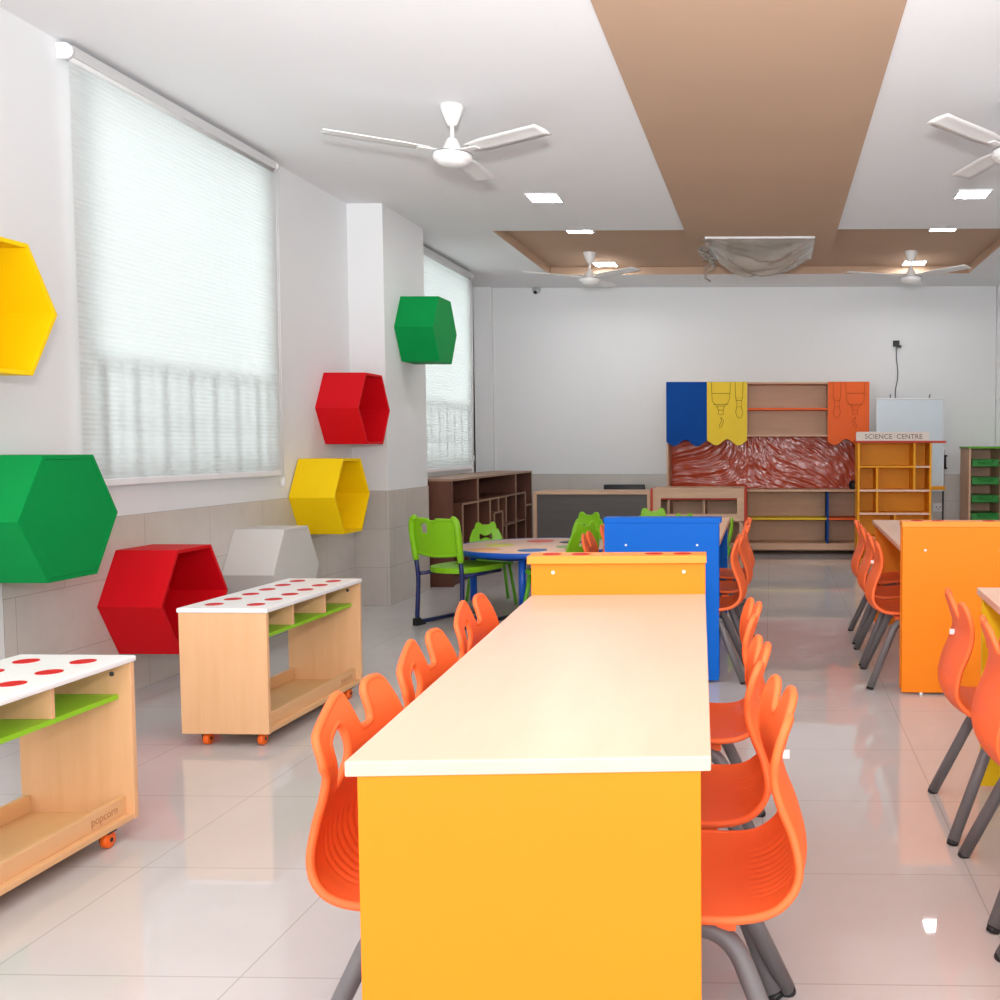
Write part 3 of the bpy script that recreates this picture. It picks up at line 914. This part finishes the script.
t = thing('round_table', 'low round table with coloured dots and blue edge by the green chairs', 'table', (-1.73, 7.35, 0), 0)
bm = bmesh.new(); lathe(bm, [(0, .492), (.585, .492), (.585, .512), (0, .512)], n=64); obj('tabletop', bm, M['birch_top'], t)
bm = bmesh.new(); lathe(bm, [(.575, .476), (.600, .476), (.602, .510), (.598, .513), (.585, .513), (.585, .480), (.575, .476)], n=64); obj('edge_band', bm, M['bluetube'], t, True)
for k, (a, rgb) in enumerate([((.04, -.36), (60, 120, 190)), ((-.30, -.34), (240, 170, 100)), ((-.29, .0), (214, 206, 70)), ((-.06, .32), (226, 100, 90)), ((.21, .24), (60, 60, 60)), ((.26, -.10), (140, 190, 110)), ((.36, -.28), (226, 100, 90))]):
    bm = bmesh.new(); lathe(bm, [(0, .5125), (.105, .5125), (.105, .5135), (0, .5135)], (a[0], a[1], 0), 28)
    obj('coloured_dot', bm, plain('table dot %d' % k, rgb, .4, .4), t)
for a in range(4):
    c, s = math.cos(a * PI / 2), math.sin(a * PI / 2)
    bm = bmesh.new(); cyl(bm, (.49 * c, .49 * s, .10), (.49 * c, .49 * s, .485), .026, 14)
    lg = obj('leg', bm, M['bluetube'], t, True)
    bm = bmesh.new(); cyl(bm, (.49 * c, .49 * s, .0), (.49 * c, .49 * s, .11), .020, 14); obj('foot', bm, M['steel'], lg, True)
bm = bmesh.new(); lathe(bm, [(.45, .45), (.50, .45), (.50, .49), (.45, .49), (.45, .45)], n=48); obj('apron_ring', bm, M['navy'], t)

# ------------------------------------------------------------------ walnut shelf in the corner (faces +x)
t = thing('walnut_bookshelf', 'long dark walnut pigeonhole bookcase under the far window', 'bookcase', (WX + .012, 8.72, 0), 0)
D = .440; L = 2.90; T = .02; ZT = .955
B('carcass', M['walnut'], t, (0, D, 0, T, .0, ZT - T), (0, D, L - T, L, .0, ZT - T), (0, D - .03, T, L - T, .0, .07), b=.001)
B('top_board', M['walnut_top'], t, (-.0, D + .006, -.006, L + .006, ZT - T, ZT), b=.002)
B('back_panel', M['walnut'], t, (0, .012, T, L - T, .07, ZT - T), b=0)
def yb(y): return y - 8.72
def shelf_bd(name, y0, y1, z, th=.018):
    bm = bmesh.new(); box(bm, .012, D - .012, y0, y1, z - th / 2, z + th / 2, b=.001); o = obj(name, bm, M['walnut'], t)
    B('pale_edge', M['walnut_top'], o, (D - .012, D - .0005, y0, y1, z - th / 2, z + th / 2), b=0)
def shelf_up(y, z0, z1, th=.018):
    bm = bmesh.new(); box(bm, .012, D - .012, y - th / 2, y + th / 2, z0, z1, b=.001); o = obj('divider', bm, M['walnut'], t)
    B('pale_edge', M['walnut_top'], o, (D - .012, D - .0005, y - th / 2, y + th / 2, z0, z1), b=0)
shelf_bd('shelf', .30, 2.62, .715); shelf_up(.30, .07, .706); shelf_up(2.62, .07, .706)
shelf_up(.78, .07, .706); shelf_up(.78, .724, .935); shelf_up(1.19, .07, .706); shelf_up(1.50, .575, .706)
shelf_up(1.79, .07, .706); shelf_up(2.20, .07, .706); shelf_up(2.20, .724, .935)
shelf_bd('shelf', 1.33, 1.65, .565); shelf_up(1.33, .07, .556); shelf_up(1.65, .07, .556)
shelf_bd('shelf', 1.659, 2.611, .41); shelf_bd('shelf', 2.629, L - T, .565); shelf_bd('shelf', T, .291, .40)

# ------------------------------------------------------------------ teacher's desk and office chair
t = thing('teacher_desk', 'wooden teacher desk with dark slate front panel near the back wall', 'desk', (-2.50, 10.40, 0), 0)
B('desk_top', M['oak'], t, (0, 1.23, 0, .62, .738, .763), b=.002)
B('side_panel', M['oak_v'], t, (0, .035, 0, .6, 0, .738), b=.002); B('side_panel', M['oak_v'], t, (1.195, 1.23, 0, .6, 0, .738), b=.002)
B('modesty_panel', M['slate'], t, (.035, 1.195, .02, .038, .06, .738), b=.001)
t = thing('office_chair', 'black office chair whose back top shows behind the teacher desk', 'chair', (-1.67, 11.30, 0), 0)
bm = bmesh.new(); box(bm, -.235, .235, -.05, .0, .46, .808, b=.02); obj('backrest', bm, M['black'], t, True)
bm = bmesh.new(); box(bm, -.23, .23, -.02, .40, .42, .48, b=.02); obj('seat', bm, M['black'], t, True)
bm = bmesh.new(); cyl(bm, (0, .19, .10), (0, .19, .43), .028); obj('gas_post', bm, M['steel'], t)
bm = bmesh.new()
for k in range(5): cyl(bm, (0, .19, .10), (.2 * math.cos(k * 1.2566), .19 + .2 * math.sin(k * 1.2566), .065), .017, 8)
obj('star_base', bm, M['black'], t)
for k in range(5):
    c, s = .2 * math.cos(k * 1.2566), .19 + .2 * math.sin(k * 1.2566)
    bm = bmesh.new(); cyl(bm, (c - .015, s, .028), (c + .015, s, .028), .028, 12); obj('castor', bm, M['black'], t)

# ------------------------------------------------------------------ red sided play stand in front of the wall unit
t = thing('play_stand', 'open wooden play stand with brick red sides right of the teacher desk', 'stand', (-1.245, 10.40, 0), 0)
W = .955
B('side_panel', M['redlam'], t, (-.022, 0, -.012, .50, 0, .80), b=.002); B('side_panel', M['redlam'], t, (W, W + .022, -.012, .50, 0, .80), b=.002)
tb = B('top_board', M['oak'], t, (0, W, -.006, .50, .782, .802), b=.002)
for x in (.20, .42, .64, .84):
    bm = bmesh.new(); lathe(bm, [(.034, .8015), (.034, .8032), (0, .8032)], (x, .2, 0), 20); obj('cup_well', bm, M['redlam'], tb, True)
B('front_frame', M['oak'], t, (0, W, 0, .02, .70, .782), (0, .085, 0, .02, .46, .70), (W - .075, W, 0, .02, .46, .70), (.085, W - .075, 0, .02, .46, .535), b=.002)
B('counter_edge', M['redlam'], t, (.085, W - .075, .021, .05, .682, .70), b=.001)
B('back_panel', M['oak'], t, (0, W, .48, .498, .42, .78), b=.001)
for x in (.155, .53): B('divider', M['oak_v'], t, (x - .012, x + .012, .10, .48, .48, .70), b=.001)
B('floor_board', M['oak'], t, (0, W, .02, .48, .45, .47), b=.001)
for x in (.01, W - .05): B('leg_board', M['oak_v'], t, (x, x + .04, .02, .06, 0, .46), b=.001)

# ------------------------------------------------------------------ wall unit with coloured flaps
UX0, UX1, UF = -1.205, 1.10, 11.40
t = thing('wall_unit', 'oak wall unit with blue, yellow and orange wavy flaps and plastic-covered back', 'cabinet', (0, UF, 0), 0)
UB = BY - .012 - UF
zt, zs = 1.970, 1.372
B('upper_cabinet', M['oak'], t, (UX0, UX1, .03, UB, zt - .02, zt), (UX0, UX0 + .02, .03, UB, .742, zt - .02), (UX1 - .02, UX1, .03, UB, .742, zt - .02), (UX0 + .02, UX1 - .02, .03, UB, zs - .02, zs), (UX0 + .02, UX1 - .02, UB - .012, UB, zs, zt - .02), b=.001)
B('cabinet_divider', M['oak_v'], t, (-.295, -.277, .03, UB - .012, zs, zt - .02), (.633, .651, .03, UB - .012, zs, zt - .02), b=.001)
B('orange_shelf', M['orangelam'], t, (-.277, .633, .035, UB - .012, 1.655, 1.675), b=.001)
def flap(x0, x1, m, zb, ph):
    n = 40; w = x1 - x0; low = []
    for i in range(n + 1):
        u = i / n
        low.append((x0 + w * u, zb + .024 * math.cos(u * 2 * PI * 1.9 + ph) - .012 * math.sin(u * 9 + ph)))
    bm = bmesh.new(); prism(bm, [(x1, zt), (x0, zt)] + low, 'y', 0, .024, 0)
    return obj('wavy_flap', bm, m, t)
flap(UX0, -.742, M['flapblue'], 1.275, .6)
fy = flap(-.740, -.286, M['flapyellow'], 1.283, .2)
fo = flap(.634, UX1 + .002, M['orangelam'], 1.285, .9)
def etch(parent, m, lines):
    bm = bmesh.new()
    for L in lines: tube(bm, [(x, -.0012, z) for x, z in L], .0024, 5)
    obj('engraved_drawing', bm, m, parent)
def brush_lines(x, flip=1):
    o = lambda P: [(x + flip * px, zt - pz) for px, pz in P]
    return [o([(.05, 0), (.055, .13), (.06, .22), (.11, .275), (.20, .275), (.25, .22), (.262, .13), (.268, 0)]), o([(.055, .13), (.262, .13)]),
            o([(.07, .255), (.245, .255)]), o([(.11, .275), (.13, .32), (.13, .37), (.185, .37), (.185, .32), (.20, .275)]), o([(.13, .32), (.185, .32)]),
            o([(.155, .40), (.19, .44), (.17, .50), (.145, .53), (.14, .49), (.165, .45), (.155, .40)]),
            o([(.32, 0), (.325, .18), (.405, .18), (.41, 0)]), o([(.325, .18), (.34, .22), (.34, .28), (.39, .28), (.39, .22), (.405, .18)]), o([(.325, .21), (.395, .21)]),
            o([(.34, .28), (.325, .34), (.345, .40), (.385, .41), (.41, .36), (.39, .28)])]
etch(fy, M['etch'], brush_lines(-.740))
etch(fo, M['etchorange'], brush_lines(UX1, -1))
# crumpled plastic film over the red back board
bm = bmesh.new(); nx, nz = 260, 80; vs = []
for i in range(nx + 1):
    row = []
    for j in range(nz + 1):
        x = UX0 + .022 + (UX1 - UX0 - .044) * i / nx; z = .748 + (zs - .02 - .748) * j / nz
        ang = math.sin(x * 1.7 + .6) * .9
        q = x * math.cos(ang) + (z - 1.2) * math.sin(ang) * 1.2
        r1 = noise.ridged_multi_fractal(Vector((q * 15.0, (z - x * .2) * 4.5, .3)), .8, 2.2, 5, 1.0, 2.0)
        r2 = noise.noise(Vector((x * 9, z * 9, 2)))
        y = UB - .026 - .0055 * (r1 - .8) - .004 * r2
        row.append(bm.verts.new((x, min(y, UB - .014), z)))
    vs.append(row)
for i in range(nx):
    for j in range(nz): bm.faces.new((vs[i][j], vs[i + 1][j], vs[i + 1][j + 1], vs[i][j + 1])).smooth = True
obj('plastic_covered_back', bm, M['film_red'], t, True, fix=True)
B('back_board', M['redlam'], t, (UX0 + .02, UX1 - .02, UB - .011, UB, .742, zs - .02), b=0)
B('counter_top', M['oak'], t, (UX0 - .004, UX1 + .004, -.02, UB, .722, .745), b=.002)
B('base_cabinet', M['oak'], t, (UX0, UX0 + .02, 0, UB, .0, .722), (UX1 - .02, UX1, 0, UB, .0, .722), (UX0 + .02, UX1 - .02, UB - .012, UB, .0, .722), (-.302, -.280, 0, UB - .012, .0, .722), b=.001)
B('bottom_shelf', M['oak'], t, (UX0 + .02, UX1 - .02, -.005, UB - .012, .055, .13), b=.002)
B('yellow_shelf', M['flapyellow'], t, (-.280, .625, .005, UB - .012, .400, .420), b=.001)
B('orange_shelf', M['orangelam'], t, (.648, UX1 - .02, .005, UB - .012, .400, .420), b=.001)
B('blue_divider', M['flapblue'], t, (.625, .648, .0, UB - .012, .13, .722), b=.001)
B('inner_shelf', M['oak'], t, (UX0 + .02, -.302, .02, UB - .012, .40, .42), b=.001)
bm = bmesh.new(); tube(bm, [(.052 * math.cos(k * .4 ), .01 + .015 * math.sin(k * 1.3), .05 * math.sin(k * .4)) for k in range(40)], .008, 8)
lathe(bm, [(0, -.05), (.035, -.045), (.05, 0), (.035, .03), (0, .04)], (.0, .03, 0), 16)
c = obj('cable_coil', bm, M['black'], None, True); c.location = (.935, UF + .03, .797)
tag(c, 'small round black coil of cable on the counter left of the science shelf', 'cable')

# ------------------------------------------------------------------ science shelf
SX0, SX1, SY = .907, 1.685, 10.60
t = thing('science_shelf', 'ochre yellow cubbyhole shelf with a science centre sign on top', 'bookcase', (0, SY, 0), 0)
sd = .34; zz = 1.275; th = .022; sm = M['scienceyellow']
B('side_panel', sm, t, (SX0, SX0 + th, 0, sd, 0, zz), b=.001); B('side_panel', sm, t, (SX1 - th, SX1, 0, sd, 0, zz), b=.001)
B('back_panel', sm, t, (SX0 + th, SX1 - th, sd - .012, sd, .05, zz), b=0)
B('top_board', M['redlam'], t, (SX0 - .02, 1.833, -.012, sd + .02, zz, zz + .024), b=.001)
def sxp(px): return (px - 772) * SY / 1000
wm = M['birch_top']
i0, i1 = SX0 + th, SX1 - th
d1, d2, d3 = sxp(914), sxp(877), sxp(895)
zz1, zz2, zz3, zz4 = 1.024, .772, .527, .27
B('shelf', sm, t, (i0, d1, .002, sd - .012, zz1 - .009, zz1 + .009), b=0); o = B('shelf', sm, t, (d1, i1, .006, sd - .012, zz1 - .009, zz1 + .009), b=0); B('pale_edge', wm, o, (d1 + .011, i1, .001, .006, zz1 - .009, zz1 + .009), b=0)
for z in (zz2, zz3, zz4):
    o = B('shelf', sm, t, (i0, i1, .006, sd - .012, z - .01, z + .01), b=0); B('pale_edge', wm, o, (i0, i1, .0, .006, z - .011, z + .011), b=0)
for x, a, b_ in ((d1, zz1 - .009 - .243, zz), (d2, zz2 + .01, zz1 - .009), (d2, zz3 + .01, zz2 - .01), (d3, zz4 + .01, zz3 - .01), (sxp(880), .06, zz4 - .01)):
    B('divider', sm, t, (x - .011, x + .011, .003, sd - .012, a, b_), b=0)
B('plinth', sm, t, (i0, i1, .02, sd, 0, .06), b=0)
bm = bmesh.new()
r = .02; xa, xb, za, zb = SX0 - .02, SX1 - .03, zz + .024, zz + .118
poly = [(xa, za), (xb, za)] + [(xb - r + r * math.cos(a), zb - r + r * math.sin(a)) for a in [k * PI / 10 for k in range(6)]] + [(xa + r - r * math.sin(a), zb - r + r * math.cos(a)) for a in [k * PI / 10 for k in range(6)]]
prism(bm, poly, 'y', -.008, .010, 0)
sg = obj('sign_board', bm, M['signwhite'], t)
text('sign_lettering', 'SCIENCE  CENTRE', .072, M['ink'], sg, ((xa + xb) / 2 + .01, -.0095, zz + .066), (PI / 2, 0, 0), .0008, 1.04)

# ------------------------------------------------------------------ whiteboard on stand
t = thing('whiteboard_stand', 'white marker board on a metal stand behind the science shelf', 'whiteboard', (0, 11.45, 0), 0)
B('writing_board', M['board'], t, (1.195, 1.945, 0, .016, .74, 1.772), b=.002)
B('board_frame', M['alu'], t, (1.185, 1.958, -.004, .02, 1.770, 1.786), (1.185, 1.197, -.004, .02, .73, 1.77), (1.944, 1.958, -.004, .02, .73, 1.77), (1.185, 1.958, -.004, .02, .725, .742), b=.002)
for x in (1.345, 1.79):
    bm = bmesh.new(); tube(bm, fillet([(x + .01, .012, 1.77), (x - .005, .012, 1.81), (x + .01, .012, 1.83)], .02, 4), .006, 8); obj('top_hook', bm, M['cable'], t)
B('pen_ledge', M['scienceyellow'], t, (1.19, 1.965, -.07, -.006, .745, .785), b=.002)
for x in (1.225, 1.958):
    bm = bmesh.new(); cyl(bm, (x, .032, 0), (x, .032, 1.20), .011, 10); box(bm, x - .012, x + .012, -.2, .25, 0, .022, b=.003); obj('stand_leg', bm, M['cable'], t)
bm = bmesh.new(); cyl(bm, (1.975, .03, .98), (1.975, .03, 1.14), .016, 10); cyl(bm, (1.975, .03, 1.13), (2.00, .03, 1.13), .012, 8); cyl(bm, (1.975, .03, .99), (2.0, .03, .99), .012, 8)
obj('clamp_knob', bm, M['black'], t)

# wall bits
bm = bmesh.new(); box(bm, -.045, .03, -.035, -.001, -.03, .04, b=.004); box(bm, -.01, .05, -.05, -.012, -.042, -.014, b=.004)
o = obj('wall_socket_box', bm, M['black'], None); o.location = (1.457, BY, 2.432); tag(o, 'small black junction box on the back wall above the whiteboard', 'socket')
bm = bmesh.new(); tube(bm, catmull([(1.452, BY - .012, 2.386), (1.455, BY - .008, 2.26), (1.470, BY - .008, 2.13), (1.468, BY - .008, 2.02), (1.45, BY - .008, 1.92), (1.445, BY - .008, 1.83), (1.46, BY - .010, 1.74)], 6), .006, 7)
tag(obj('hanging_cable', bm, M['cable'], None, True), 'thin grey cable hanging from the black box down behind the whiteboard', 'cable')
t = thing('power_socket', 'white power socket low on the tiled back wall right of the science shelf', 'socket', (1.958, BY - .008, .52), 0)
B('face_plate', M['whiteplastic'], t, (-.06, .06, -.010, 0, -.05, .05), b=.003)
B('socket_hole', M['black'], t, (-.025, -.015, -.0108, -.006, -.005, .012), (.015, .025, -.0108, -.006, -.005, .012), (-.006, .006, -.0108, -.006, -.025, -.014), b=0)
t = thing('security_camera', 'small security camera up in the back wall corner by the ceiling', 'camera', (-2.765, BY - .001, 3.08), 0)
B('bracket', M['alu'], t, (-.045, .045, -.03, .001, -.03, .02), b=.006)
bm = bmesh.new(); lathe(bm, [(0, -.055), (.03, -.045), (.043, -.02), (.043, .0), (0, .004)], (0, -.055, -.01), 18); obj('dome', bm, M['alu'], t, True)
bm = bmesh.new(); cyl(bm, (0, -.07, -.035), (0, -.10, -.05), .02, 12); obj('lens', bm, M['black'], t)

# ------------------------------------------------------------------ tray unit at the right
t = thing('tray_cabinet', 'wooden cabinet with green pull-out trays at the right edge', 'cabinet', (2.195, 11.20, 0), 0)
W = .75; D = .52; ZT = 1.215
B('side_panel', M['oak_v'], t, (0, .022, 0, D, 0, ZT), b=.001); B('side_panel', M['oak_v'], t, (W - .022, W, 0, D, 0, ZT), b=.001)
B('divider', M['oak_v'], t, (.345, .375, 0, D, .04, ZT), b=.001)
B('back_panel', M['oak'], t, (.022, W - .022, D - .012, D, .04, ZT), b=0)
B('top_board', M['greendark'], t, (-.012, W + .012, -.012, D, ZT, ZT + .022), b=.002)
B('plinth', M['oak'], t, (.022, W - .022, .02, D, 0, .04), b=0)
for zc in (1.052, .852, .652, .452, .252):
    bm = bmesh.new()
    x0, x1, h = .034, .333, .075
    for q in [(x0, x1, -.006, .006), (x0, x0 + .006, 0, .48), (x1 - .006, x1, 0, .48), (x0, x1, .474, .48)]: box(bm, *q, zc - h / 2, zc + h / 2, b=.002)
    box(bm, x0, x1, 0, .48, zc - h / 2, zc - h / 2 + .005, b=0); box(bm, x0 - .006, x1 + .006, -.018, .48, zc + h / 2 - .006, zc + h / 2 + .004, b=.002)
    d = obj('tray', bm, M['tray'], t)
    bm = bmesh.new(); tube(bm, fillet([(.10, -.006, zc + .02), (.12, -.026, zc + .005), (.245, -.026, zc + .005), (.265, -.006, zc + .02)], .02, 3), .008, 8); obj('handle', bm, M['tray'], d)
    B('runner', M['oak'], t, (.022, .0335, .01, D - .02, zc + .02, zc + .031), (.3335, .345, .01, D - .02, zc + .02, zc + .031), b=0)

# ------------------------------------------------------------------ light
w = bpy.data.worlds.new('World'); SC.world = w; w.use_nodes = True
bg = w.node_tree.nodes['Background']; bg.inputs[0].default_value = (0.965, 0.98, 1.0, 1); bg.inputs[1].default_value = 3.3
fl = bpy.data.lights.new('camera_flash', 'AREA'); fl.shape = 'DISK'; fl.size = .22; fl.energy = 190; fl.color = (.97, .985, 1)
fo_ = bpy.data.objects.new('camera_flash', fl); COL.objects.link(fo_); fo_.location = (.0, -.10, 1.66); fo_.rotation_euler = (math.radians(150), 0, 0)
fo_['kind'] = 'structure'
fs = bpy.data.lights.new('flash_head', 'SPOT'); fs.energy = 900; fs.color = (.98, .99, 1); fs.spot_size = math.radians(66); fs.spot_blend = .85; fs.shadow_soft_size = .07
fso = bpy.data.objects.new('flash_head', fs); COL.objects.link(fso); fso.location = (0, -.08, 1.60); fso.rotation_euler = (math.radians(90 + 27), 0, math.radians(10))
fso['kind'] = 'structure'

# ------------------------------------------------------------------ camera
cam = bpy.data.cameras.new('camera'); co = bpy.data.objects.new('camera', cam); COL.objects.link(co)
co.location = (0, 0, 1.254)
pitch = math.atan(55 / 1000)
co.rotation_euler = (PI / 2 - pitch, 0, 0.022)
cam.sensor_width = 36; cam.lens = 36.0; cam.shift_x = -.25; cam.clip_start = .02; cam.clip_end = 100
SC.camera = co
SC.view_settings.view_transform = 'Standard'; SC.view_settings.look = 'None'
SC.view_settings.gamma = 1.0; SC.view_settings.use_curve_mapping = False
SC.view_settings.exposure = 0.0
